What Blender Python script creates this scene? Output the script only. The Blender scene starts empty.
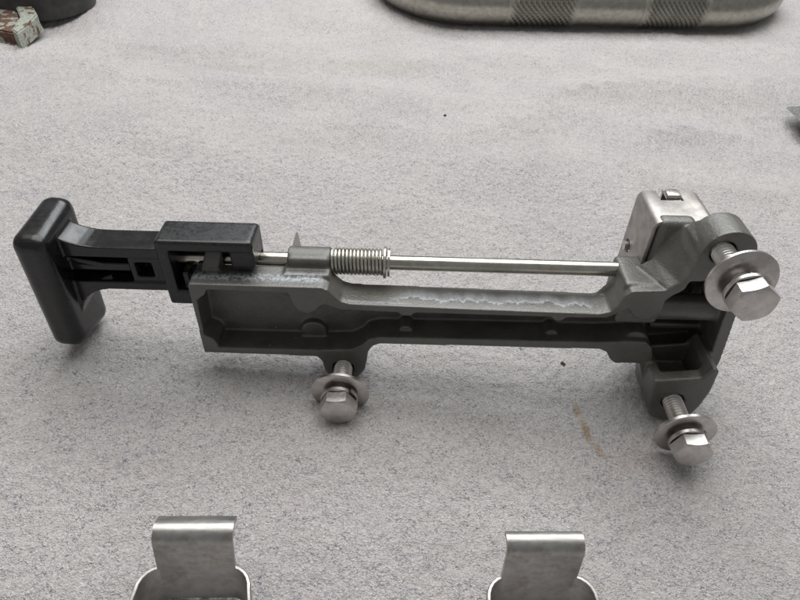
import bpy, bmesh, math, random
import numpy as np
from mathutils import Matrix, Vector, noise

random.seed(7)
scene = bpy.context.scene
COL = scene.collection
MM = 0.001

# ------------------------------------------------------------------ camera
K_R = Vector((0.99503, 0.0686, 0.07214))
K_U = Vector((-0.09955, 0.68569, 0.72105))
K_F = Vector((0.0, 0.72465, -0.68912))
cam_data = bpy.data.cameras.new('camera')
cam_data.sensor_width = 36.0
cam_data.lens = 27.4
cam_data.clip_start = 0.005
cam_data.clip_end = 20.0
cam = bpy.data.objects.new('camera', cam_data)
COL.objects.link(cam)
zc = (-K_F).normalized()
xc = K_R.normalized()
yc = zc.cross(xc).normalized()
xc = yc.cross(zc)
cam.matrix_world = Matrix(((xc.x, yc.x, zc.x, 0), (xc.y, yc.y, zc.y, 0), (xc.z, yc.z, zc.z, 209.03 * MM), (0, 0, 0, 1)))
scene.camera = cam

# ------------------------------------------------------------------ world and lamps (indoor workbench, fluorescent tubes overhead)
world = bpy.data.worlds.new('World')
scene.world = world
world.use_nodes = True
world.node_tree.nodes['Background'].inputs[0].default_value = (0.80, 0.80, 0.80, 1)
world.node_tree.nodes['Background'].inputs[1].default_value = 0.30


def area_lamp(name, loc, target, sx, sy, power, color):
    d = bpy.data.lights.new(name, 'AREA')
    d.shape = 'RECTANGLE'
    d.size, d.size_y = sx, sy
    d.energy = power
    d.color = color
    o = bpy.data.objects.new(name, d)
    COL.objects.link(o)
    o.location = loc
    o.rotation_euler = (Vector(target) - Vector(loc)).to_track_quat('-Z', 'Y').to_euler()
    return o


area_lamp('bench_light', (0.10, 1.20, 1.00), (0.02, 0.40, 0), 1.3, 0.24, 9.0, (0.94, 0.97, 1.0))
area_lamp('ceiling_light', (-0.05, 0.58, 1.10), (-0.02, 0.44, 0), 1.3, 0.80, 14.5, (1.0, 0.985, 0.96))

scene.view_settings.view_transform = 'Standard'
scene.view_settings.look = 'None'
scene.view_settings.gamma = 1.0
scene.view_settings.use_curve_mapping = False
scene.view_settings.exposure = 0.05
scene.render.engine = 'CYCLES'
scene.cycles.max_bounces = 6
scene.cycles.diffuse_bounces = 3
scene.cycles.glossy_bounces = 4
scene.cycles.use_denoising = True

# ------------------------------------------------------------------ node helpers


class NT:
    def __init__(self, name):
        self.m = bpy.data.materials.new(name)
        self.m.use_nodes = True
        self.t = self.m.node_tree
        self.b = self.t.nodes['Principled BSDF']
        tc = self.t.nodes.new('ShaderNodeTexCoord')
        mp = self.t.nodes.new('ShaderNodeVectorMath')
        mp.operation = 'SCALE'
        mp.inputs['Scale'].default_value = 1000.0
        self.t.links.new(tc.outputs['Object'], mp.inputs[0])
        self.co = mp.outputs[0]                       # object coordinates in millimetres

    def lk(self, a, b):
        if isinstance(a, (int, float)):
            b.default_value = a
        elif isinstance(a, (tuple, list)):
            b.default_value = tuple(a) if len(a) != 3 or b.type == 'VECTOR' else (*a, 1)
        else:
            self.t.links.new(a, b)

    def scaled(self, sx, sy, sz, rot=(0, 0, 0), loc=(0, 0, 0)):
        n = self.t.nodes.new('ShaderNodeMapping')
        n.inputs['Scale'].default_value = (sx, sy, sz)
        n.inputs['Rotation'].default_value = rot
        n.inputs['Location'].default_value = loc
        self.lk(self.co, n.inputs[0])
        return n.outputs[0]

    def noise(self, scale, detail=3, rough=0.5, co=None, dist=0.0):
        n = self.t.nodes.new('ShaderNodeTexNoise')
        self.lk(co or self.co, n.inputs['Vector'])
        n.inputs['Scale'].default_value = scale
        n.inputs['Detail'].default_value = detail
        n.inputs['Roughness'].default_value = rough
        n.inputs['Distortion'].default_value = dist
        return n.outputs['Fac']

    def voro(self, scale, co=None, feature='F1'):
        n = self.t.nodes.new('ShaderNodeTexVoronoi')
        n.feature = feature
        self.lk(co or self.co, n.inputs['Vector'])
        n.inputs['Scale'].default_value = scale
        return n.outputs['Distance']

    def ramp(self, fac, lo, hi, a=0.0, b=1.0, smooth=True):
        n = self.t.nodes.new('ShaderNodeMapRange')
        n.interpolation_type = 'SMOOTHSTEP' if smooth else 'LINEAR'
        self.lk(fac, n.inputs['Value'])
        n.inputs['From Min'].default_value = lo
        n.inputs['From Max'].default_value = hi
        n.inputs['To Min'].default_value = a
        n.inputs['To Max'].default_value = b
        return n.outputs[0]

    def math(self, op, a, b=0.0, c=0.0):
        n = self.t.nodes.new('ShaderNodeMath')
        n.operation = op
        self.lk(a, n.inputs[0])
        self.lk(b, n.inputs[1])
        self.lk(c, n.inputs[2])
        return n.outputs[0]

    def mix(self, fac, a, b):
        n = self.t.nodes.new('ShaderNodeMix')
        n.data_type = 'RGBA'
        self.lk(fac, n.inputs[0])
        self.lk(a, n.inputs[6])
        self.lk(b, n.inputs[7])
        return n.outputs[2]

    def xyz(self, co=None):
        n = self.t.nodes.new('ShaderNodeSeparateXYZ')
        self.lk(co or self.co, n.inputs[0])
        return n.outputs

    def bump(self, h, strength, dist_mm, prev=None):
        n = self.t.nodes.new('ShaderNodeBump')
        n.inputs['Strength'].default_value = strength
        n.inputs['Distance'].default_value = dist_mm * MM
        self.lk(h, n.inputs['Height'])
        if prev is not None:
            self.lk(prev, n.inputs['Normal'])
        return n.outputs[0]

    def out(self, color=None, rough=None, metal=None, normal=None, spec=None):
        if color is not None:
            self.lk(color, self.b.inputs['Base Color'])
        if rough is not None:
            self.lk(rough, self.b.inputs['Roughness'])
        if metal is not None:
            self.lk(metal, self.b.inputs['Metallic'])
        if normal is not None:
            self.lk(normal, self.b.inputs['Normal'])
        if spec is not None:
            self.lk(spec, self.b.inputs['Specular IOR Level'])
        return self.m


# ------------------------------------------------------------------ materials
def mat_cloth():
    n = NT('speckled_cloth')
    warp = n.noise(0.25, 2)
    fib_a = n.noise(1.0, 4, 0.6, n.scaled(0.85, 0.95, 1, (0, 0, 0.35)), 1.2)
    fib_b = n.noise(1.0, 4, 0.6, n.scaled(0.75, 1.1, 1, (0, 0, -0.9)), 1.2)
    fine = n.noise(2.2, 3, 0.6)
    patch = n.noise(0.020, 4, 0.55)
    mid = n.noise(0.11, 3, 0.5)
    base = n.mix(n.ramp(patch, 0.35, 0.65), (0.68, 0.652, 0.637), (0.735, 0.708, 0.69))
    nub = n.noise(1.15, 2, 0.55, n.scaled(0.85, 1.1, 1, (0, 0, 0.25)), 0.4)
    base = n.mix(n.ramp(nub, 0.38, 0.60, 0.0, 0.40), base, (0.40, 0.375, 0.365))
    base = n.mix(n.ramp(fine, 0.40, 0.62, 0.0, 0.22), base, (0.40, 0.385, 0.375))
    fl = n.math('MULTIPLY', n.ramp(fib_a, 0.535, 0.63), n.ramp(mid, 0.36, 0.62, 0.30, 1.0))
    base = n.mix(n.math('MULTIPLY', fl, 0.76), base, (0.12, 0.113, 0.20))
    fl2 = n.math('MULTIPLY', n.ramp(fib_b, 0.56, 0.65), n.ramp(warp, 0.38, 0.60, 0.25, 1.0))
    base = n.mix(n.math('MULTIPLY', fl2, 0.66), base, (0.145, 0.13, 0.20))
    light = n.ramp(n.noise(0.9, 3, 0.6, n.scaled(0.8, 1.1, 1, (0, 0, 0.4), (31, 7, 0))), 0.56, 0.68, 0.0, 0.85)
    base = n.mix(light, base, (0.86, 0.85, 0.83))
    zone = n.noise(0.011, 2, 0.5, n.scaled(1, 1, 1, (0, 0, 0), (210, 77, 0)))
    base = n.mix(n.math('MULTIPLY', n.ramp(zone, 0.46, 0.66, 0.0, 0.42), n.ramp(fib_a, 0.50, 0.62)), base, (0.30, 0.28, 0.40))
    tint = n.noise(0.5, 3, 0.6, n.scaled(1, 1, 1, (0, 0, 0), (90, 40, 0)))
    base = n.mix(n.ramp(tint, 0.52, 0.70, 0.0, 0.16), base, (0.50, 0.36, 0.36))
    base = n.mix(n.ramp(tint, 0.46, 0.30, 0.0, 0.14), base, (0.44, 0.45, 0.36))
    # faint rusty and oily stains with shapes of their own
    x, y, z = n.xyz()
    wob = n.noise(0.22, 3, 0.6)

    def spot(cx, cy, rx, ry, rot, amt):
        m = n.t.nodes.new('ShaderNodeMapping')
        m.vector_type = 'TEXTURE'
        m.inputs['Location'].default_value = (cx, cy, 0)
        m.inputs['Rotation'].default_value = (0, 0, rot)
        m.inputs['Scale'].default_value = (rx, ry, 1000)
        n.lk(n.co, m.inputs[0])
        l = n.t.nodes.new('ShaderNodeVectorMath')
        l.operation = 'LENGTH'
        n.lk(m.outputs[0], l.inputs[0])
        d = n.math('ADD', l.outputs['Value'], n.math('MULTIPLY_ADD', wob, 1.6, -0.8))
        return n.ramp(d, 0.25, 1.1, amt, 0.0)
    st = n.math('MAXIMUM', spot(82.9, 153.0, 2.3, 8.0, 0.2, 0.70), spot(80.6, 163.0, 1.9, 4.4, 0.1, 0.6))
    st = n.math('MAXIMUM', st, spot(87, 144, 2.4, 7.0, 0.5, 0.42))
    base = n.mix(n.math('MULTIPLY', st, n.ramp(nub, 0.62, 0.40, 0.5, 1.2)), base, (0.37, 0.235, 0.085))
    base = n.mix(spot(-40, 500, 80, 16, 0.15, 0.14), base, (0.30, 0.28, 0.18))
    base = n.mix(spot(-150, 470, 55, 12, 0.1, 0.14), base, (0.30, 0.28, 0.20))
    base = n.mix(spot(100, 140, 15, 9, 0.3, 0.10), base, (0.42, 0.24, 0.16))
    h = n.math('ADD', n.math('MULTIPLY', fib_a, -0.8), n.math('MULTIPLY', fine, -0.7))
    h = n.math('ADD', h, n.math('MULTIPLY', fib_b, -0.7))
    h = n.math('ADD', h, n.math('MULTIPLY', light, 0.4))
    h = n.math('ADD', h, n.math('MULTIPLY', nub, -1.1))
    nb = n.bump(h, 1.0, 0.9)
    n.b.inputs['Sheen Weight'].default_value = 0.15
    return n.out(base, 0.95, 0.0, nb, 0.15)


def mat_casting():
    n = NT('cast_aluminium_dark')
    x, y, z = n.xyz()                              # x = length, y = height, z = towards viewer
    blot = n.noise(0.10, 4, 0.6)
    grit = n.noise(2.4, 3, 0.7)
    col = n.mix(n.ramp(blot, 0.35, 0.68), (0.066, 0.063, 0.052), (0.098, 0.094, 0.083))
    col = n.mix(n.ramp(grit, 0.55, 0.75, 0, 0.30), col, (0.11, 0.108, 0.10))
    # tiny chips of bare metal
    chip = n.ramp(n.voro(0.16), 0.075, 0.045)
    chip = n.math('MULTIPLY', chip, n.ramp(n.noise(0.05, 2), 0.50, 0.60))
    col = n.mix(n.math('MULTIPLY', chip, 0.55), col, (0.45, 0.44, 0.42))
    dusty = n.math('MULTIPLY', n.ramp(n.noise(0.045, 4, 0.6, n.scaled(1, 1, 1, (0, 0, 0), (50, 9, 3))), 0.48, 0.66, 0.0, 0.35), n.ramp(n.noise(1.1, 4, 0.7), 0.40, 0.64))
    col = n.mix(dusty, col, (0.15, 0.145, 0.13))
    # white salt line: a wandering contour on the top edges, and a crusty band on the box top
    wob = n.math('MULTIPLY_ADD', n.noise(0.10, 3, 0.62, n.scaled(1, 0.0, 0.0)), 13.0, -6.5)
    wob2 = n.math('MULTIPLY_ADD', n.noise(0.5, 5, 0.75, n.scaled(1, 0.0, 0.6)), 6.5, -3.25)
    line_z = n.math('ADD', n.math('ADD', wob, wob2), -5.6)
    dist = n.math('ABSOLUTE', n.math('SUBTRACT', z, line_z))
    line = n.math('MULTIPLY', n.ramp(dist, 1.3, 0.1), n.ramp(n.noise(0.5, 2), 0.30, 0.48))
    line = n.math('MULTIPLY', line, n.math('MULTIPLY', n.ramp(x, -118, -108), n.ramp(x, -32, -40)))
    halo = n.math('MULTIPLY', n.ramp(n.math('SUBTRACT', z, line_z), -5.5, 0.0, 0.0, 0.5), n.ramp(n.math('SUBTRACT', z, line_z), 0.3, 0.0))
    halo = n.math('MULTIPLY', halo, n.math('MULTIPLY', n.ramp(x, -118, -108), n.ramp(x, -32, -40)))
    crust_d = n.math('ABSOLUTE', n.math('ADD', z, 5.6))
    crust = n.math('MULTIPLY', n.ramp(crust_d, 3.6, 0.4), n.ramp(n.noise(0.6, 5, 0.7), 0.40, 0.58))
    crust = n.math('MULTIPLY', crust, n.math('MULTIPLY', n.ramp(x, -140, -146), 1.0))
    rim = n.math('MULTIPLY', n.ramp(n.math('ABSOLUTE', n.math('ADD', z, 2.0)), 0.9, 0.2), n.ramp(n.noise(0.3, 2), 0.40, 0.55, 0, 0.5))
    rim = n.math('MULTIPLY', rim, n.math('MULTIPLY', n.ramp(x, -137, -133), n.ramp(x, -106, -112)))
    salt = n.math('MAXIMUM', n.math('MAXIMUM', line, crust), n.math('MAXIMUM', halo, rim))
    top = n.math('MULTIPLY', n.ramp(y, 45.5, 47.0), n.ramp(y, 58.2, 57.2))
    ge = n.t.nodes.new('ShaderNodeNewGeometry')
    vt = n.t.nodes.new('ShaderNodeVectorTransform')
    vt.vector_type = 'NORMAL'
    vt.convert_from = 'WORLD'
    vt.convert_to = 'OBJECT'
    n.lk(ge.outputs['Normal'], vt.inputs[0])
    nrm = n.xyz(vt.outputs[0])
    salt = n.math('MULTIPLY', n.math('MULTIPLY', salt, top), n.ramp(nrm[1], 0.45, 0.8))
    col = n.mix(n.math('MULTIPLY', salt, 0.72), col, (0.42, 0.455, 0.51))
    # roughness varies in soft blotches over the whole casting
    rough = n.ramp(blot, 0.3, 0.7, 0.34, 0.46)
    h = n.math('ADD', n.math('MULTIPLY', grit, 0.5), n.math('MULTIPLY', n.noise(0.9, 3), 0.8))
    nb = n.bump(h, 0.5, 0.4)
    return n.out(col, rough, 0.0, nb, 1.0)


def mat_plastic():
    n = NT('black_plastic')
    blot = n.noise(0.15, 4, 0.6)
    scr = n.noise(1.0, 4, 0.6, n.scaled(0.12, 1.6, 1.6, (0.2, 0.3, 0.1)))
    x, y, z = n.xyz()
    dust = n.math('MULTIPLY', n.ramp(n.noise(0.9, 5, 0.7), 0.30, 0.72), n.ramp(x, -209, -204, 0.08, 1.0))
    col = n.mix(n.ramp(blot, 0.4, 0.7), (0.0055, 0.0055, 0.006), (0.009, 0.009, 0.0095))
    col = n.mix(n.math('MULTIPLY', dust, 0.35), col, (0.045, 0.049, 0.053))
    col = n.mix(n.ramp(scr, 0.56, 0.72, 0, 0.35), col, (0.06, 0.062, 0.066))
    rough = n.math('ADD', n.ramp(blot, 0.3, 0.7, 0.20, 0.30), n.math('MULTIPLY', dust, 0.14))
    nb = n.bump(n.noise(1.2, 3), 0.06, 0.2)
    return n.out(col, rough, 0.0, nb, 0.5)


def mat_steel(name, base=(0.55, 0.53, 0.50), rough=(0.22, 0.36), streak=(1, 1, 1), stain=None, amt=0.3, bump=0.12):
    n = NT(name)
    a = n.noise(0.22, 4, 0.6)
    b = n.noise(1.0, 3, 0.6, n.scaled(*streak))
    dark = tuple(k * 0.78 for k in base)
    col = n.mix(n.ramp(a, 0.35, 0.70), base, dark)
    col = n.mix(n.ramp(b, 0.5, 0.75, 0, 0.25), col, tuple(k * 0.6 for k in base))
    if stain:
        col = n.mix(n.ramp(n.noise(0.13, 4, 0.65), 0.50, 0.68, 0, amt), col, stain)
    r = n.ramp(b, 0.3, 0.7, rough[0], rough[1])
    nb = n.bump(b, bump, 0.15)
    return n.out(col, r, 1.0, nb)


M_CLOTH = mat_cloth()
M_CAST = mat_casting()
M_PLAST = mat_plastic()
M_BOLT = mat_steel('zinc_bolt_steel', (0.60, 0.575, 0.55), (0.30, 0.40), (0.8, 0.8, 0.8), (0.30, 0.24, 0.20), 0.25, 0.05)
M_WASH = mat_steel('stainless_washer', (0.58, 0.55, 0.53), (0.28, 0.38), (0.8, 0.8, 0.8), (0.36, 0.27, 0.25), 0.3, 0.05)
M_ROD = mat_steel('bright_rod_steel', (0.52, 0.50, 0.44), (0.18, 0.28), (0.08, 2.0, 2.0), (0.36, 0.31, 0.20), 0.3)
M_SPRING = mat_steel('spring_steel', (0.56, 0.54, 0.49), (0.26, 0.36), (1, 1, 1), (0.36, 0.32, 0.25), 0.3)
M_COVER = mat_steel('brushed_sheet_steel', (0.42, 0.40, 0.38), (0.44, 0.56), (2.2, 0.10, 0.10), (0.62, 0.58, 0.52), 0.3, 0.06)
M_CLIP = mat_steel('stained_strip_steel', (0.47, 0.455, 0.435), (0.34, 0.46), (0.10, 0.5, 0.5), (0.20, 0.17, 0.12), 0.45, 0.08)
M_TUBE = mat_steel('satin_tube_steel', (0.42, 0.405, 0.36), (0.26, 0.36), (0.02, 0.4, 0.4), (0.27, 0.25, 0.18), 0.4, 0.04)
def mat_pale():
    n = NT('pale_nylon')
    return n.out(n.mix(n.noise(0.4, 3), (0.52, 0.50, 0.46), (0.62, 0.60, 0.56)), 0.5)


M_PALE = mat_pale()
M_EDGE = mat_steel('cut_sheet_steel', (0.62, 0.61, 0.60), (0.25, 0.4))


def mat_knurl():
    n = NT('knurled_steel')
    c = n.co
    w1 = n.t.nodes.new('ShaderNodeTexWave')
    n.lk(n.scaled(1, 1, 1, (0, 0.8, 0)), w1.inputs[0])
    w1.inputs['Scale'].default_value = 0.085
    w1.inputs['Distortion'].default_value = 0.3
    w2 = n.t.nodes.new('ShaderNodeTexWave')
    n.lk(n.scaled(1, 1, 1, (0, -0.8, 0)), w2.inputs[0])
    w2.inputs['Scale'].default_value = 0.085
    h = n.math('ADD', w1.outputs['Fac'], n.math('MULTIPLY', w2.outputs['Fac'], 0.35))
    col = n.mix(n.ramp(h, 0.4, 1.2), (0.19, 0.183, 0.155), (0.31, 0.30, 0.265))
    x, y, z = n.xyz()
    d1 = n.math('ABSOLUTE', n.math('SUBTRACT', x, 66.0))
    d2 = n.math('ABSOLUTE', n.math('SUBTRACT', x, 204.0))
    end = n.ramp(n.math('ADD', n.math('MINIMUM', d1, d2), n.math('MULTIPLY', n.noise(0.12, 3), 8.0)), 39.0, 30.0)
    grime = n.ramp(n.noise(0.05, 4, 0.6), 0.40, 0.65, 0.65, 1.0)
    col = n.mix(end, (0.40, 0.385, 0.345), n.mix(grime, (0.12, 0.115, 0.095), col))
    return n.out(col, 0.40, 1.0, n.bump(n.math('MULTIPLY', h, end), 0.8, 0.8))


def mat_rubber():
    n = NT('black_rubber')
    a = n.noise(0.08, 4, 0.6)
    col = n.mix(n.ramp(a, 0.4, 0.7), (0.022, 0.022, 0.022), (0.05, 0.05, 0.045))
    return n.out(col, n.ramp(a, 0.3, 0.7, 0.35, 0.6), 0.0, n.bump(n.noise(0.8, 3), 0.2, 0.3))


def mat_rusty(name, bare):
    n = NT(name)
    a = n.noise(0.12, 5, 0.65)
    b = n.noise(0.6, 4, 0.6)
    rust = n.mix(n.ramp(b, 0.35, 0.65), (0.07, 0.035, 0.024), (0.17, 0.095, 0.065))
    paint = n.mix(n.ramp(b, 0.4, 0.7), (0.40, 0.42, 0.37), (0.22, 0.235, 0.19))
    f = n.ramp(a, bare, bare + 0.06)
    return n.out(n.mix(f, paint, rust), n.ramp(f, 0, 1, 0.45, 0.9), 0.0, n.bump(n.math('ADD', f, b), 0.4, 0.5))


def mat_crumb():
    n = NT('dirt')
    return n.out(n.mix(n.noise(0.8, 3), (0.02, 0.018, 0.016), (0.06, 0.05, 0.04)), 0.9)


M_KNURL, M_RUBBER, M_CRUMB = mat_knurl(), mat_rubber(), mat_crumb()
M_RUSTY = mat_rusty('chipped_white_paint', 0.53)
M_RUST = mat_rusty('rust_with_paint_flakes', 0.42)


# ------------------------------------------------------------------ mesh helpers (coordinates in millimetres, baked to metres on linking)
def link(name, bm, mat, parent=None, smooth_angle=35, keep=False):
    me = bpy.data.meshes.new(name)
    if isinstance(bm, bmesh.types.BMesh):
        bmesh.ops.recalc_face_normals(bm, faces=bm.faces)
        bm.to_mesh(me)
        bm.free()
    else:
        me = bm
        me.name = name
    me.transform(Matrix.Scale(MM, 4))
    if smooth_angle:
        for p in me.polygons:
            p.use_smooth = True
        if smooth_angle < 180:
            me.set_sharp_from_angle(angle=math.radians(smooth_angle))
    me.materials.append(mat)
    o = bpy.data.objects.new(name, me)
    COL.objects.link(o)
    if parent is not None:
        o.parent = parent
    return o


def empty(name, loc=(0, 0, 0), mat3=None):
    o = bpy.data.objects.new(name, None)
    o.empty_display_size = 0.01
    COL.objects.link(o)
    m = mat3.to_4x4() if mat3 is not None else Matrix.Identity(4)
    m.translation = Vector(loc) * MM
    o.matrix_world = m
    return o


def tag(o, label, cat, group=None):
    o['label'] = label
    o['category'] = cat
    if group:
        o['group'] = group
    return o


def add_box(bm, x0, x1, y0, y1, z0, z1, bev=0.0, seg=3):
    vs = [bm.verts.new((x, y, z)) for z in (z0, z1) for x, y in ((x0, y0), (x1, y0), (x1, y1), (x0, y1))]
    return add_hull8(bm, vs, bev, seg)


def add_hull8(bm, vs, bev=0.0, seg=3):
    if not hasattr(vs[0], 'co'):
        vs = [bm.verts.new(v) for v in vs]
    F = [(0, 3, 2, 1), (4, 5, 6, 7), (0, 1, 5, 4), (1, 2, 6, 5), (2, 3, 7, 6), (3, 0, 4, 7)]
    fs = [bm.faces.new([vs[i] for i in f]) for f in F]
    if bev > 0:
        es = list({e for f in fs for e in f.edges})
        bmesh.ops.bevel(bm, geom=es, offset=bev, segments=seg, profile=0.5, affect='EDGES')
    return fs


def add_prism(bm, poly, z0, z1, hole=None):
    """closed prism of a polygon in x-y between z0 and z1, optionally with one hole"""
    loops = [poly] + ([hole] if hole else [])
    caps = []
    rings = []
    for z in (z0, z1):
        rr, es = [], []
        for lp in loops:
            vs = [bm.verts.new((p[0], p[1], z)) for p in lp]
            for i in range(len(vs)):
                es.append(bm.edges.new((vs[i], vs[(i + 1) % len(vs)])))
            rr.append(vs)
        rings.append(rr)
        bmesh.ops.triangle_fill(bm, use_beauty=True, use_dissolve=False, edges=es)
    for a, b in zip(*rings):
        for i in range(len(a)):
            j = (i + 1) % len(a)
            bm.faces.new((a[i], a[j], b[j], b[i]))


def frame_of(d):
    d = Vector(d).normalized()
    a = Vector((0, 0, 1)) if abs(d.z) < 0.9 else Vector((1, 0, 0))
    x = d.cross(a).normalized()
    return x, d.cross(x).normalized(), d


def add_lathe(bm, p0, d, prof, n=32, phase=0.0, caps=True):
    """profile of (radius, distance along d) revolved about the axis p0 + t d"""
    x, y, d = frame_of(d)
    p0 = Vector(p0)
    rings = []
    for r, t in prof:
        rings.append([bm.verts.new(p0 + d * t + (x * math.cos(phase + 2 * math.pi * i / n) + y * math.sin(phase + 2 * math.pi * i / n)) * r) for i in range(n)])
    for a, b in zip(rings, rings[1:]):
        for i in range(n):
            j = (i + 1) % n
            bm.faces.new((a[i], a[j], b[j], b[i]))
    if caps:
        bm.faces.new(rings[0])
        bm.faces.new(list(reversed(rings[-1])))
    return rings


def add_cyl(bm, p0, p1, r, n=32):
    d = Vector(p1) - Vector(p0)
    return add_lathe(bm, p0, d, [(r, 0), (r, d.length)], n)


def add_sweep(bm, pts, r, n=12, closed=False, radii=None):
    pts = [Vector(p) for p in pts]
    rings = []
    prevx = None
    for i, p in enumerate(pts):
        d = (pts[min(i + 1, len(pts) - 1)] - pts[max(i - 1, 0)]).normalized()
        if prevx is None:
            x, y, _ = frame_of(d)
        else:
            x = (prevx - d * prevx.dot(d)).normalized()
            y = d.cross(x)
        prevx = x
        rr = radii[i] if radii else r
        rings.append([bm.verts.new(p + (x * math.cos(2 * math.pi * k / n) + y * math.sin(2 * math.pi * k / n)) * rr) for k in range(n)])
    for a, b in zip(rings, rings[1:]):
        for k in range(n):
            j = (k + 1) % n
            bm.faces.new((a[k], a[j], b[j], b[k]))
    bm.faces.new(list(reversed(rings[0])))
    bm.faces.new(rings[-1])


def arc(cx, cy, r, a0, a1, n):
    return [(cx + r * math.cos(math.radians(a0 + (a1 - a0) * i / n)), cy + r * math.sin(math.radians(a0 + (a1 - a0) * i / n))) for i in range(n + 1)]


def fused(bm, voxel, smooth, cuts=None):
    """melt overlapping closed solids into one cast or moulded skin with small fillets"""
    bmesh.ops.recalc_face_normals(bm, faces=bm.faces)
    me = bpy.data.meshes.new('tmp')
    bm.to_mesh(me)
    bm.free()
    o = bpy.data.objects.new('tmp', me)
    COL.objects.link(o)
    m = o.modifiers.new('r', 'REMESH')
    m.mode = 'VOXEL'
    m.voxel_size = voxel
    cut_o = None
    if cuts is not None:
        bmesh.ops.recalc_face_normals(cuts, faces=cuts.faces)
        cm = bpy.data.meshes.new('tmpc')
        cuts.to_mesh(cm)
        cuts.free()
        cut_o = bpy.data.objects.new('tmpc', cm)
        COL.objects.link(cut_o)
        b = o.modifiers.new('b', 'BOOLEAN')
        b.operation = 'DIFFERENCE'
        b.object = cut_o
        b.solver = 'EXACT'
        m2 = o.modifiers.new('r2', 'REMESH')
        m2.mode = 'VOXEL'
        m2.voxel_size = voxel
    s = o.modifiers.new('s', 'SMOOTH')
    s.factor = 0.5
    s.iterations = smooth
    dg = bpy.context.evaluated_depsgraph_get()
    out = bpy.data.meshes.new_from_object(o.evaluated_get(dg))
    bpy.data.objects.remove(o)
    if cut_o:
        bpy.data.objects.remove(cut_o)
    return out


# ------------------------------------------------------------------ the cloth
def cloth_height(x, y):
    far = min(1.0, max(0.0, (y - 245) / 200.0))
    h = 0.0
    h += 11.0 * far * noise.noise(Vector((x * 0.0048 + 3.1, y * 0.0085 + x * 0.001, 0.3)))
    q = noise.noise(Vector((x * 0.0075 + y * 0.003 + 9.0, y * 0.014 - x * 0.004 + 5, 1.7)))
    h += 6.5 * far * (1.0 - 2.2 * abs(q))
    h += 1.5 * noise.noise(Vector((x * 0.020, y * 0.024, 4.0)))
    h += 0.45 * noise.noise(Vector((x * 0.06, y * 0.07, 8.0)))
    # a soft crease running away on the right
    d = (x - 225 - (y - 190) * 0.35) / 22.0
    h += 4.0 * math.exp(-d * d) * max(0.0, min(1.0, (y - 120) / 90.0)) * max(0.0, min(1.0, (380 - y) / 100.0))
    flat = max(0.0, min(1.0, (y - 540) / 60.0))
    return (h - 2.0 * far) * (1.0 - 0.75 * flat) - 0.8


xs = np.concatenate([np.arange(-1200, -430, 30), np.arange(-430, 480, 0.9), np.arange(480, 1200, 30)])
ys = np.concatenate([np.arange(-500, 50, 30), np.arange(50, 350, 0.7), np.arange(350, 860, 1.4), np.arange(860, 1600, 30)])
nx, ny = len(xs), len(ys)
# broad folds are sampled on a coarse net and interpolated; the nubby pile is filtered random relief
cxs = np.arange(-1210, 1221, 10.0)
cys = np.arange(-510, 1621, 10.0)
coarse = np.array([[cloth_height(float(x), float(y)) for x in cxs] for y in cys])
ix = (xs - cxs[0]) / 10.0
iy = (ys - cys[0]) / 10.0
jx, jy = ix.astype(int), iy.astype(int)
fx, fy = (ix - jx)[None, :], (iy - jy)[:, None]
fx, fy = fx * fx * (3 - 2 * fx) * 0.0 + fx, fy
Z = (coarse[np.ix_(jy, jx)] * (1 - fx) * (1 - fy) + coarse[np.ix_(jy, jx + 1)] * fx * (1 - fy)
     + coarse[np.ix_(jy + 1, jx)] * (1 - fx) * fy + coarse[np.ix_(jy + 1, jx + 1)] * fx * fy)
rng = np.random.default_rng(11)


def filtered(sx, sy):
    f = np.fft.rfft2(rng.standard_normal((ny, nx)))
    ky = np.fft.fftfreq(ny)[:, None]
    kx = np.fft.rfftfreq(nx)[None, :]
    g = np.fft.irfft2(f * np.exp(-2 * (np.pi ** 2) * ((kx * sx) ** 2 + (ky * sy) ** 2)), s=(ny, nx))
    return g / g.std()


loops = filtered(0.75, 1.25) - 0.55 * filtered(1.9, 3.0)
loops = np.tanh(loops / loops.std())
Z = Z + 0.40 * loops + 0.10 * filtered(2.6, 3.6) + 0.16 * filtered(9.0, 12.0)
XX, YY = np.meshgrid(xs, ys)
V = np.stack([XX, YY, Z], -1).reshape(-1, 3) * MM
ii = np.arange(nx - 1)[None, :] + nx * np.arange(ny - 1)[:, None]
F = np.stack([ii, ii + 1, ii + 1 + nx, ii + nx], -1).reshape(-1, 4)
me = bpy.data.meshes.new('cloth')
me.vertices.add(len(V))
me.vertices.foreach_set('co', V.astype(np.float32).ravel())
me.loops.add(F.size)
me.loops.foreach_set('vertex_index', F.astype(np.int32).ravel())
me.polygons.add(len(F))
me.polygons.foreach_set('loop_start', (np.arange(len(F)) * 4).astype(np.int32))
me.polygons.foreach_set('use_smooth', np.ones(len(F), dtype=bool))
me.update(calc_edges=True)
me.validate()
me.materials.append(M_CLOTH)
cloth = bpy.data.objects.new('cloth', me)
COL.objects.link(cloth)
cloth['kind'] = 'structure'
cloth['label'] = 'pale beige grey cloth with dark bluish flecks covering the bench'

# ------------------------------------------------------------------ the latch: local axes x = length, y = up in the face, z = towards viewer
AX = Matrix(((0.99753, -0.05901, 0.03816), (0.04113, 0.05012, -0.9979), (0.05697, 0.997, 0.05242)))
ORG = (114.742, 172.202, 2.0)
latch = empty('latch_assembly', ORG, AX)
tag(latch, 'dark grey cast metal latch bracket with black plastic pull handle and sprung steel rod', 'latch bracket')

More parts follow.
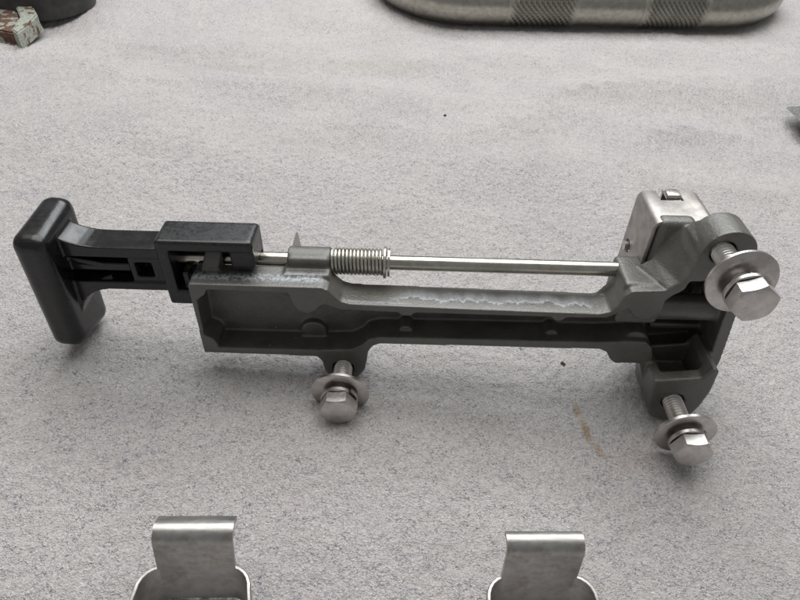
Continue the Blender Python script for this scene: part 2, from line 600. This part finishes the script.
OUT = [(-193.4, 56.5), (-142.4, 56.5), (-139.6, 55.2), (-137.4, 52.2), (-135.0, 49.8), (-131.4, 48.7), (-82.7, 47.9), (-34.1, 47.4), (-30.0, 48.8),
       (-27.8, 52.4), (-26.6, 56.8), (-24.4, 59.2), (-11.0, 60.2), (-8.6, 62.0), (-6.6, 65.4), (-5.4, 70.0), (-5.0, 74.0)]
OUT += arc(4.8, 77.4, 9.8, 192, -8, 16)
OUT += [(16.6, 66.0), (18.7, 46.0), (21.3, 22.0), (20.0, 12.0), (14.0, 3.0), (4.0, 0.0), (-4.0, 4.0), (-8.0, 12.0), (-11.4, 20.6), (-21.7, 20.5), (-24.3, 22.6), (-26.5, 26.6),
        (-29.7, 28.2), (-74.6, 27.9), (-119.8, 27.5), (-122.7, 26.1), (-124.8, 22.5), (-125.3, 17.7), (-126.4, 11.5), (-129.5, 7.0), (-135.2, 5.2), (-140.8, 6.5), (-143.6, 10.7),
        (-144.5, 16.2), (-146.4, 18.9), (-194.0, 19.3)]
INN = [(-186.6, 53.7), (-155.2, 53.4), (-154.1, 48.9), (-152.1, 44.5), (-148.6, 42.9), (-145.5, 44.5), (-143.1, 47.4), (-141.0, 48.0), (-135.4, 45.5),
       (-112.6, 45.0), (-111.2, 43.4), (-107.6, 43.4), (-106.2, 45.0), (-82.5, 45.2), (-52.4, 45.0), (-50.6, 43.3), (-48.2, 43.3), (-46.6, 45.0), (-31.5, 45.4), (-27.6, 47.6), (-23.8, 50.6),
       (-21.6, 47.6), (-18.2, 45.0), (-14.2, 45.2), (-11.0, 48.7), (-11.0, 55.2), (-9.0, 57.6), (-5.4, 60.9), (-4.8, 64.6), (4.1, 65.4), (12.8, 64.6), (13.9, 46.3),
       (16.6, 20.0), (15.5, 17.5), (7.6, 16.4), (-3.4, 15.6), (-5.6, 20.0), (-8.6, 29.5), (-12.0, 33.0), (-18, 33.2), (-30.6, 32.2), (-74, 31.8), (-119.8, 31.2), (-124.8, 29.6),
       (-127.4, 26.2), (-132, 23.4), (-146, 22.4), (-187.5, 22.2), (-187.3, 24.4), (-188.6, 27.3), (-192.0, 29.4), (-191.2, 48.2), (-190.2, 49.2), (-187.6, 51.2)]
DEP = -13.3
b = bmesh.new()
add_prism(b, OUT, DEP, 0.0, INN)
LEFT = [(-192.2, 55.2), (-143, 55.2), (-133, 47.5), (-33, 46.2), (-26, 57.5), (-11, 59), (-10, 22), (-21, 22), (-29, 29.5), (-121, 28.6), (-126, 22), (-127.5, 10), (-135, 6.6), (-142, 9.5), (-145, 20.2), (-192.6, 20.6)]
add_prism(b, LEFT, DEP - 0.8, DEP + 1.7)
# deeper pocket and body behind the right end
RO = [(-12.5, 60.0), (-7.5, 63.5), (-5.4, 73), (14.0, 73), (16.6, 66), (18.7, 46), (20.8, 22), (18.0, 12), (12.0, 4), (-4, 5), (-7, 12), (-11.6, 22)]
RI = [(-9.0, 57.5), (-4.8, 64.2), (12.8, 64.2), (14.0, 46.5), (16.2, 20.0), (-3.6, 17.0), (-8.0, 30)]
add_prism(b, RO, -23.0, DEP + 0.4, RI)
add_prism(b, RO, -25.0, -21.5)
# bottom ear at the right stands proud of the channel
EAR = [(-8.4, 21.6), (1.0, 22.8), (9.6, 24.0), (12.9, 29.6), (15.3, 28.2), (15.9, 16.8), (14.6, 7.0), (12.4, 0.6), (8.4, -1.9), (3.4, -2.7), (-0.6, -1.6), (-3.8, 0.9), (-6.2, 4.0), (-7.6, 11.0)]
add_prism(b, EAR, -11.0, 10.6)
# rod lug on the box, and the stepped block at the right
add_box(b, -157.0, -140.0, 44.0, 62.0, -19.0, -10.5, 1.8)
add_cyl(b, (-157.0, 56.8, -17.0), (-140.0, 56.8, -17.0), 5.6, 32)
add_box(b, -158.0, -139.4, 46.0, 57.6, -15.0, -6.0, 1.2)
add_box(b, -26.5, -9.5, 40.0, 60.2, -22.5, -3.0, 1.6)
add_box(b, -15.4, -1.0, 54.0, 80.8, -22.0, -14.8, 2.4)
FL = [[(-18.5, 58), (-3.0, 64.0), (4, 84.5), (-3.7, 82.3), (-6.4, 79.4), (-8.8, 75.4), (-11.2, 70.4), (-14.2, 65.2), (-18.8, 61.0)],
      [(-10.5, 58.5), (-5.2, 65.8), (4, 84.5), (-3.6, 82.2), (-4.9, 78.6), (-5.2, 73.6), (-5.9, 68.4), (-7.8, 63.6), (-11.6, 60.8)]]
ra = [b.verts.new((p[0], p[1], -14.6)) for p in FL[0]]
rb = [b.verts.new((p[0], p[1], -0.4)) for p in FL[1]]
b.faces.new(list(reversed(ra)))
b.faces.new(rb)
for k in range(9):
    b.faces.new((ra[k], ra[(k + 1) % 9], rb[(k + 1) % 9], rb[k]))
add_box(b, -4.0, 12.5, 54.0, 76.0, -22.0, -12.5, 2.0)
# upright tab at the far left of the box that runs into the handle
add_hull8(b, [(-191.0, 52, -13.6), (-183.0, 52, -13.6), (-181.6, 65.0, -13.6), (-188.6, 64.2, -13.6), (-191.6, 52, -8.6), (-184.0, 52, -8.6), (-183.4, 58.0, -8.8), (-190.2, 57.6, -8.8)], 0.3, 2)
# pads inside the channel
for (x, y, r, top) in ((-148.4, 25.0, 5.6, -8.6), (-15.2, 28.6, 6.4, -3.5), (-148.6, 48.6, 5.8, -0.6), (-16.2, 51.5, 5.6, -0.4), (-109.4, 31.0, 2.8, -4.5), (-49.4, 31.2, 2.8, -4.5)):
    add_cyl(b, (x, y, DEP + 1), (x, y, top), r, 28)
# horizontal barrel and a shelf in the right pocket, boss behind the ears
add_cyl(b, (-10, 45.5, -8.5), (14.5, 45.5, -8.5), 5.4, 28)
add_box(b, -6.0, 16.0, 28.0, 31.0, -22.0, -14.0, 0.8)
add_cyl(b, (-135.4, 13.2, DEP - 4), (-135.4, 13.2, -0.2), 7.8, 32)
cut = bmesh.new()
add_cyl(cut, (-135.6, 12.4, -6), (-135.6, 12.4, 2), 4.5, 24)
add_cyl(cut, (2.4, 9.6, 2), (2.4, 9.6, 13), 4.5, 24)
add_box(cut, -4.6, 11.0, 13.6, 36.0, -9.0, 5.2)
add_cyl(cut, (2.6, 78.3, -8), (2.6, 78.3, 2), 4.6, 24)
cast_me = fused(b, 0.38, 12, cut)
casting = link('casting', cast_me, M_CAST, latch, 180)

# ---- rod, spring, collar
RY, RZ = 56.8, -17.0
b = bmesh.new()
add_lathe(b, (-203, RY, RZ), (1, 0, 0), [(2.4, 0), (3.0, 0.6), (3.0, 185)], 32)
link('rod', b, M_ROD, latch)
b = bmesh.new()
pts = []
turns, u0, u1 = 13.5, -139.6, -119.6
for i in range(int(turns * 22) + 1):
    t = i / (turns * 22)
    a = t * turns * 2 * math.pi
    pts.append((u0 + (u1 - u0) * t, RY + 4.9 * math.cos(a), RZ + 4.9 * math.sin(a)))
add_sweep(b, pts, 0.70, 8)
link('spring', b, M_SPRING, latch, 60)
b = bmesh.new()
add_lathe(b, (-119.2, RY, RZ), (1, 0, 0), [(3.1, 0), (6.2, 0), (6.5, 0.3), (6.5, 1.1), (6.2, 1.4), (3.1, 1.4)], 36)
link('collar', b, M_WASH, latch)
ep = arc(0, 0, 5.8, -55, 235, 22) + list(reversed(arc(0, 0, 3.1, -40, 220, 18)))
b = bmesh.new()
add_prism(b, ep, 0, 0.9)
for v in b.verts:
    v.co = Vector((-117.4 + v.co.z, RY + v.co.y, RZ + v.co.x))
link('retaining_ring', b, M_SPRING, latch)

# pale pointed tongue standing behind the lug
b = bmesh.new()
add_prism(b, [(-159.4, 44), (-151.6, 44), (-152.6, 56), (-154.3, 63.2), (-154.8, 63.9), (-155.4, 63.0), (-157.6, 56)], -0.4, 0.4)
for v in b.verts:
    v.co.z += -20.0 - (v.co.y - 44) * 0.5 + 3.0
tongue = link('tongue', b, M_PALE, latch)
b = bmesh.new()
add_box(b, -159.8, -151.2, 42.0, 46.0, -18.2, -12.5, 0.5)
link('tongue_foot', b, M_PALE, tongue)

# ---- sheet steel cover at the right end (bent channel, open towards the bottom)
def bent_sheet(bm, path, th, z0, z1):
    """sheet folded along a path in x-y, extruded in z"""
    P = [Vector((p[0], p[1])) for p in path]
    inner = []
    for i, p in enumerate(P):
        d0 = (P[i] - P[max(i - 1, 0)]) if i > 0 else (P[1] - P[0])
        d1 = (P[min(i + 1, len(P) - 1)] - P[i]) if i < len(P) - 1 else (P[-1] - P[-2])
        d = (d0.normalized() + d1.normalized()).normalized()
        inner.append(p + Vector((d.y, -d.x)) * th)
    add_prism(bm, [(p.x, p.y) for p in P] + [(p.x, p.y) for p in reversed(inner)], z0, z1)


def carved(bm, cutter, bevel):
    for q in (bm, cutter):
        bmesh.ops.recalc_face_normals(q, faces=q.faces)
    obs = []
    for q in (bm, cutter):
        m_ = bpy.data.meshes.new('tmp')
        q.to_mesh(m_)
        q.free()
        o_ = bpy.data.objects.new('tmp', m_)
        COL.objects.link(o_)
        obs.append(o_)
    md = obs[0].modifiers.new('b', 'BOOLEAN')
    md.object = obs[1]
    md.operation = 'DIFFERENCE'
    md.solver = 'EXACT'
    bv = obs[0].modifiers.new('v', 'BEVEL')
    bv.width = bevel
    bv.segments = 2
    bv.limit_method = 'ANGLE'
    bv.angle_limit = math.radians(50)
    res = bpy.data.meshes.new_from_object(obs[0].evaluated_get(bpy.context.evaluated_depsgraph_get()))
    for o_ in obs:
        bpy.data.objects.remove(o_)
    return res


b = bmesh.new()
path = [(-17.6, 36.0), (-17.4, 58)] + arc(-14.0, 76.9, 3.2, 180, 90, 7) + arc(4.0, 76.9, 3.2, 90, 0, 7) + [(7.3, 36.0)]
bent_sheet(b, path, 1.5, -39.6, -16.5)
kb = bmesh.new()
add_cyl(kb, (-26, 57.0, -33.4), (-8, 57.0, -33.4), 2.9, 24)
add_box(kb, -10.4, -1.4, 72, 86, -41, -32.2)
cover = link('sheet_cover', carved(b, kb, 0.28), M_COVER, latch, 35)
b = bmesh.new()
add_cyl(b, (-18.8, 56.8, -33.9), (-10, 56.8, -33.9), 2.0, 20)
link('pin', b, M_BOLT, cover)
b = bmesh.new()
add_box(b, -7.6, -1.9, 79.0, 81.4, -39.0, -33.6, 0.7)
add_box(b, -7.6, -1.9, 70, 80.6, -40.4, -38.6, 0.4)
link('bent_tab', b, M_SPRING, cover)

# ---- black plastic pull handle
b = bmesh.new()
add_hull8(b, [(-257.2, 14.6, -28.0), (-244.6, 15.6, -27.0), (-243.0, 76.6, -29.5), (-255.4, 77.4, -30.0),
              (-259.0, 18.6, -1.0), (-246.0, 18.0, -1.0), (-241.8, 74.6, 1.4), (-255.4, 75.4, 1.4)], 4.5, 6)


def flare(y_edge, sgn, y_in, z0, z1, x_end, rx, rad):
    pts_ = [(-202, y_in), (-202, y_edge)]
    for i in range(9):
        t = math.radians(90 * i / 8)
        pts_.append((x_end - rx * math.sin(t), y_edge + sgn * rad * (1 - math.cos(t))))
    pts_ += [(-246, y_edge + sgn * rad * 1.02), (-248, y_in)]
    add_prism(b, pts_, z0, z1)


flare(66.6, 1, 61.8, -20.5, -8.0, -227.0, 16.5, 6.2)           # top flange sweeping up into the grip
flare(45.6, -1, 49.4, -20.0, -8.4, -229.0, 16.0, 17.0)         # bottom flange sweeping down
flare(65.6, 1, 47.0, -20.5, -16.5, -227, 16.5, 6.2)            # web
add_box(b, -248, -216, 53.4, 57.4, -20, -10.4, 0.4)      # middle rib
add_box(b, -219.0, -207.5, 49.0, 51.8, -20, -9.4, 0.3)   # square socket
add_box(b, -219.0, -207.5, 58.6, 61.0, -20, -9.4, 0.3)
add_box(b, -219.0, -216.6, 49.0, 61.0, -20, -9.4, 0.3)
add_box(b, -210.0, -203.0, 49.0, 61.0, -20, -9.4, 0.3)
# ribs that fan out into the grip below the neck
for (p, q) in (((-228, 50.4), (-247, 44.0)), ((-228, 56.0), (-247, 60.5))):
    add_hull8(b, [(q[0], q[1] - 1.1, -20), (p[0], p[1] - 1.1, -20), (p[0], p[1] + 1.1, -20), (q[0], q[1] + 1.1, -20),
                  (q[0], q[1] - 1.1, -9.5), (p[0], p[1] - 1.1, -10.4), (p[0], p[1] + 1.1, -10.4), (q[0], q[1] + 1.1, -9.5)])
# sleeve: top, back, end post, front posts and foot
add_box(b, -205.2, -168.0, 66.8, 71.8, -21.0, -6.0, 1.4)
add_box(b, -205.2, -168.0, 42.0, 70.6, -21.5, -20.2, 0.4)
add_box(b, -205.2, -200.6, 41.0, 71.4, -21.0, -6.4, 0.7)
add_box(b, -177.4, -168.2, 58.8, 71.4, -21.0, -6.4, 1.2)
add_box(b, -205.0, -195.6, 40.6, 47.6, -20.0, -6.2, 0.8)
add_box(b, -198.8, -195.8, 45.0, 55.0, -20.0, -9.0, 0.6)
add_box(b, -201.5, -172.0, 61.5, 68.0, -20.6, -17.6, 0.6)
handle = link('pull_handle', fused(b, 0.45, 3), M_PLAST, latch, 180)


# ------------------------------------------------------------------ hex bolts
def add_thread(bm, r, depth, t0, t1, pitch):
    prof = [(r - depth, t0 - 0.3)]
    t = t0
    while t < t1:
        prof += [(r - depth, t), (r, t + pitch * 0.40), (r, t + pitch * 0.55)]
        t += pitch
    prof += [(r - depth, t1 + 0.3)]
    add_lathe(bm, (0, 0, 0), (0, 0, 1), prof, 28)


def make_bolt(hole, head_face, label, spin, wash_t, wash_tilt):
    """axis from the hole in the ear (latch coordinates) to the middle of the head's face"""
    M = Matrix(AX)
    p0 = Vector(ORG) + M @ Vector(hole)
    p1 = Vector(ORG) + M @ Vector(head_face)
    ax = (p1 - p0)
    L = ax.length
    ax.normalize()
    x = (M @ Vector((1, 0, 0)))
    x = (x - ax * x.dot(ax)).normalized()
    y = ax.cross(x)
    root = empty('hex_bolt', p0, Matrix((x, y, ax)).transposed())
    tag(root, label, 'bolt', 'hex bolts in the bracket ears')
    hh = 5.4
    h0 = L - hh
    # head: hexagon with a rounded chamfer on its face
    bm = bmesh.new()
    R = 7.7
    hexr = []
    for z, k in ((h0, 1.0), (L - 0.9, 1.0)):
        hexr.append([bm.verts.new((R * k * math.cos(spin + i * math.pi / 3), R * k * math.sin(spin + i * math.pi / 3), z)) for i in range(6)])
    n = 48

    def hexrad(a):
        a = (a - spin) % (math.pi / 3)
        return R * math.cos(math.pi / 6) / math.cos(a - math.pi / 6)
    bm.free()
    bm = bmesh.new()
    rings = []
    angs = [spin + 2 * math.pi * i / n for i in range(n)]
    for z, fn in ((h0, lambda a: hexrad(a) * 0.985), (h0 + 0.25, hexrad), (None, None), (L - 0.12, lambda a: 6.5), (L, lambda a: 6.2)):
        if z is None:
            # chamfer line: the corners drop away from the face more than the flats do
            rings.append([bm.verts.new((hexrad(a) * math.cos(a), hexrad(a) * math.sin(a), L - 0.12 - (hexrad(a) - 6.5) * 0.62)) for a in angs])
        else:
            rings.append([bm.verts.new((fn(a) * math.cos(a), fn(a) * math.sin(a), z)) for a in angs])
    for a_, b_ in zip(rings, rings[1:]):
        for i in range(n):
            j = (i + 1) % n
            bm.faces.new((a_[i], a_[j], b_[j], b_[i]))
    bm.faces.new(rings[0])
    bm.faces.new(list(reversed(rings[-1])))
    link('head', bm, M_BOLT, root, 22)
    bm = bmesh.new()
    add_thread(bm, 4.0, 0.55, -4.5, h0 - 1.0, 1.25)
    add_lathe(bm, (0, 0, 0), (0, 0, 1), [(3.9, h0 - 1.2), (3.9, h0 + 0.3)], 28)
    link('shank', bm, M_BOLT, root, 30)
    # split spring washer against the head
    bm = bmesh.new()
    ns = 44
    rg = []
    for i in range(ns + 1):
        a = 1.0 + 2 * math.pi * 0.975 * i / ns
        lift = -0.9 * i / ns
        c, s = math.cos(a), math.sin(a)
        rg.append([bm.verts.new((r_ * c, r_ * s, h0 - z_ + lift)) for r_, z_ in ((4.3, 0.2), (7.4, 0.2), (7.6, 0.4), (7.6, 1.7), (7.4, 1.9), (4.3, 1.9))])
    for a_, b_ in zip(rg, rg[1:]):
        for i in range(6):
            j = (i + 1) % 6
            bm.faces.new((a_[i], a_[j], b_[j], b_[i]))
    bm.faces.new(rg[0])
    bm.faces.new(list(reversed(rg[-1])))
    link('spring_washer', bm, M_WASH, root, 40)
    # loose flat washer, slightly tilted
    bm = bmesh.new()
    prof = [(4.5, 0), (11.6, 0), (12.0, 0.25), (12.0, 1.35), (11.6, 1.6), (4.5, 1.6)]
    rings = add_lathe(bm, (0, 0, 0), (0, 0, 1), prof, 48, caps=False)
    for i in range(48):
        j = (i + 1) % 48
        bm.faces.new((rings[-1][i], rings[-1][j], rings[0][j], rings[0][i]))
    rot = Matrix.Rotation(wash_tilt[0], 4, 'X') @ Matrix.Rotation(wash_tilt[1], 4, 'Y')
    bmesh.ops.transform(bm, matrix=Matrix.Translation((0, 0, wash_t)) @ rot, verts=bm.verts)
    link('flat_washer', bm, M_WASH, root, 40)
    return root


make_bolt((-135.6, 12.2, -1), (-135.6, 12.0, 24.0), 'hex bolt with two washers under the middle of the bracket, nearest the handle', math.radians(4), 13.4, (0.07, -0.03))
make_bolt((2.4, 9.5, 9), (2.4, 9.4, 37.2), 'hex bolt with two washers in the bottom ear at the right end', math.radians(5), 16.6, (0.05, 0.02))
make_bolt((2.4, 78.4, -1), (2.4, 78.3, 28.5), 'hex bolt with two washers in the raised round ear beside the sheet steel cover', math.radians(21), 16.6, (-0.10, 0.04))


# ------------------------------------------------------------------ two bent strip clips nearest the camera
def make_clip(loc, yaw, lean, label, tab_w, lip):
    root = empty('strip_clip', loc, Matrix.Rotation(yaw, 3, 'Z') @ Matrix.Rotation(lean, 3, 'X'))
    tag(root, label, 'metal clip', 'bent strip clips in the foreground')
    # local x = width, y = away from the viewer, z = up
    H = 32.0
    th = 1.3
    bm = bmesh.new()
    prof = [(0, 10.0), (0, H - 5.5)] + [(p[0], p[1]) for p in arc(4.5, H - 5.5 + 0, 4.5, 180, 90, 8)] + [(4.5 + lip, H - 1.0 - lip * 0.45)]
    P = prof
    inner = []
    V = [Vector(p) for p in P]
    for i, p in enumerate(V):
        d0 = (V[i] - V[i - 1]) if i else (V[1] - V[0])
        d1 = (V[i + 1] - V[i]) if i < len(V) - 1 else (V[-1] - V[-2])
        d = (d0.normalized() + d1.normalized()).normalized()
        inner.append((p.x + d.y * th, p.y - d.x * th))
    add_prism(bm, P + list(reversed(inner)), -tab_w / 2, tab_w / 2)
    for v in bm.verts:
        v.co = Vector((v.co.z, v.co.x - 1.55, v.co.y))
    tab = link('tab', bm, M_CLIP, root, 35)
    m = tab.modifiers.new('bevel', 'BEVEL')
    m.width = 0.3 * MM
    m.segments = 2
    m.limit_method = 'ANGLE'
    m.angle_limit = math.radians(50)
    # saddle: back plate with two cheeks curling towards the viewer
    bm = bmesh.new()
    w2 = tab_w / 2 + 5.6
    r = 8.0
    plan = [(-w2 - 4.5, -24.0), (-w2 - 1.4, -15.0)] + [(-w2 + r + r * math.cos(math.radians(a)), -r + r * math.sin(math.radians(a))) for a in range(180, 89, -15)]
    plan += [(-p[0], p[1]) for p in reversed(plan)]
    V = [Vector(p) for p in plan]
    inn = []
    for i, p in enumerate(V):
        d0 = (V[i] - V[i - 1]) if i else (V[1] - V[0])
        d1 = (V[i + 1] - V[i]) if i < len(V) - 1 else (V[-1] - V[-2])
        d = (d0.normalized() + d1.normalized()).normalized()
        inn.append(p + Vector((d.y, -d.x)) * th)
    # cheeks fall away towards the viewer in a curve

    def top(y):
        return 15.5 - 10.0 * (max(0.0, -y - 2.0) / 22.0) ** 1.6
    nseg = 1
    ra, rb = [], []
    for p, q in zip(V, inn):
        zt = top(p.y)
        ra.append((bm.verts.new((p.x, p.y, 0)), bm.verts.new((p.x, p.y, zt))))
        rb.append((bm.verts.new((q.x, q.y, 0)), bm.verts.new((q.x, q.y, zt))))
    for i in range(len(ra) - 1):
        bm.faces.new((ra[i][0], ra[i + 1][0], ra[i + 1][1], ra[i][1]))
        bm.faces.new((rb[i][0], rb[i][1], rb[i + 1][1], rb[i + 1][0]))
        bm.faces.new((ra[i][1], ra[i + 1][1], rb[i + 1][1], rb[i][1]))
        bm.faces.new((ra[i][0], rb[i][0], rb[i + 1][0], ra[i + 1][0]))
    for e in (0, -1):
        bm.faces.new((ra[e][0], ra[e][1], rb[e][1], rb[e][0]))
    sd = link('saddle', bm, M_CLIP, root, 35)
    m = sd.modifiers.new('bevel', 'BEVEL')
    m.width = 0.3 * MM
    m.segments = 2
    m.limit_method = 'ANGLE'
    m.angle_limit = math.radians(50)
    return root


make_clip((-54.0, 73.0, 0), math.radians(6), math.radians(-13), 'bent steel clip at the lower left with a wide rolled lip, below the black handle', 23.6, 4.0)
make_clip((53.0, 80.5, 0), math.radians(6), math.radians(-13), 'bent steel clip at the bottom right with a short lip, below the brown stain', 24.4, 1.6)

# ------------------------------------------------------------------ things at the edges of the picture
# bent tube with knurled bands
root = empty('bent_tube', (40, 618, 0), Matrix.Rotation(math.radians(13), 3, 'Z'))
tag(root, 'satin steel tube with rounded bends and two knurled grip bands at the top edge', 'steel tube')
R_T, R_B = 19.0, 66.0
x0, x1 = 0.0, 248.0
path = [(x0 - R_B, 220, R_T), (x0 - R_B, 150, R_T)] + [(p[0], p[1], R_T) for p in arc(x0, R_B, R_B, 180, 270, 18)]
path += [(x0 + (x1 - x0) * k / 6, 0, R_T) for k in range(1, 6)]
path += [(p[0], p[1], R_T) for p in arc(x1, 125, 125, 270, 360, 22)] + [(x1 + 125, 150, R_T), (x1 + 125, 220, R_T)]
b = bmesh.new()
add_sweep(b, path, R_T, 40)
link('tube', b, M_TUBE, root, 50)
for (a0, a1) in ((30, 102), (168, 240)):
    b = bmesh.new()
    add_lathe(b, (a0, 0, R_T), (1, 0, 0), [(R_T - 0.5, 0), (R_T + 0.35, 0.4), (R_T + 0.35, a1 - a0 - 0.4), (R_T - 0.5, a1 - a0)], 64)
    link('knurled_band', b, M_KNURL, root, 50)

# black rubber cup
root = empty('rubber_cup', (-347, 556, 0))
tag(root, 'black ribbed rubber cup standing at the top left corner', 'rubber cup')
b = bmesh.new()
add_lathe(b, (0, 0, 0), (0, 0, 1), [(44, 0.5), (46, 2), (46.5, 6), (45, 9), (44.5, 20), (44.8, 60), (43.5, 63), (40, 63), (39.5, 8), (10, 7)], 72)
link('wall', b, M_RUBBER, root, 40)
b = bmesh.new()
add_lathe(b, (0, 0, 0), (0, 0, 1), [(44.6, 24), (46, 25), (46, 30), (44.6, 31)], 72, caps=False)
link('rib', b, M_RUBBER, root, 40)

# chipped painted bracket beside it
BRACKET_WHITE = [(-361, 539), (-349, 542), (-318, 500), (-313, 476), (-313, 459), (-321, 466), (-328, 492)]
BRACKET_RUST = [(-439, 594), (-375, 556), (-329, 493), (-322, 467), (-336, 470), (-362, 462)]
root = empty('painted_bracket', (-330, 490, 0))
tag(root, 'chipped white painted iron bracket with rust in the top left corner', 'iron bracket')
b = bmesh.new()
add_prism(b, [(x + 330, y - 490) for x, y in BRACKET_RUST], 0, 10.0)
bmesh.ops.bevel(b, geom=[e for e in b.edges if e.is_manifold and e.calc_face_angle(0) > 0.6], offset=1.2, segments=2, affect='EDGES')
link('block', b, M_RUST, root, 40)
b = bmesh.new()
add_prism(b, [(x + 330, y - 490) for x, y in BRACKET_WHITE], 0.5, 13.5)
bmesh.ops.bevel(b, geom=[e for e in b.edges if e.is_manifold and e.calc_face_angle(0) > 0.6], offset=1.0, segments=2, affect='EDGES')
link('flange', b, M_RUSTY, root, 40)

# sharp sheet corner at the right edge
root = empty('sheet_offcut', (294, 482, 0))
tag(root, 'thin bright steel sheet with a sharp corner poking in at the right edge', 'steel sheet')
b = bmesh.new()
add_prism(b, [(0, 0), (7, -62), (90, -40), (85, 30)], 5.0, 6.3)
link('sheet', b, M_EDGE, root)
b = bmesh.new()
add_prism(b, [(14, -10), (20, -50), (80, -36), (76, 18)], -0.5, 4.99)
link('folded_edge', b, M_EDGE, root)

# crumbs of dirt on the cloth
for (x, y, s, lab) in ((77.7, 188.7, 1.25, 'black crumb of dirt on the cloth below the narrow bar of the bracket'),
                       (19.5, 418.8, 1.1, 'tiny yellowish crumb on the cloth above the spring')):
    b = bmesh.new()
    bmesh.ops.create_icosphere(b, subdivisions=2, radius=s)
    for v in b.verts:
        v.co *= 1 + 0.6 * noise.noise(v.co * 1.3 + Vector((x, y, 0)))
        v.co.z *= 0.6
    o = link('dirt_crumb', b, M_CRUMB, None, 60)
    o.location = (x * MM, y * MM, (cloth_height(x, y) + 0.4) * MM)
    tag(o, lab, 'crumb', 'crumbs on the cloth')
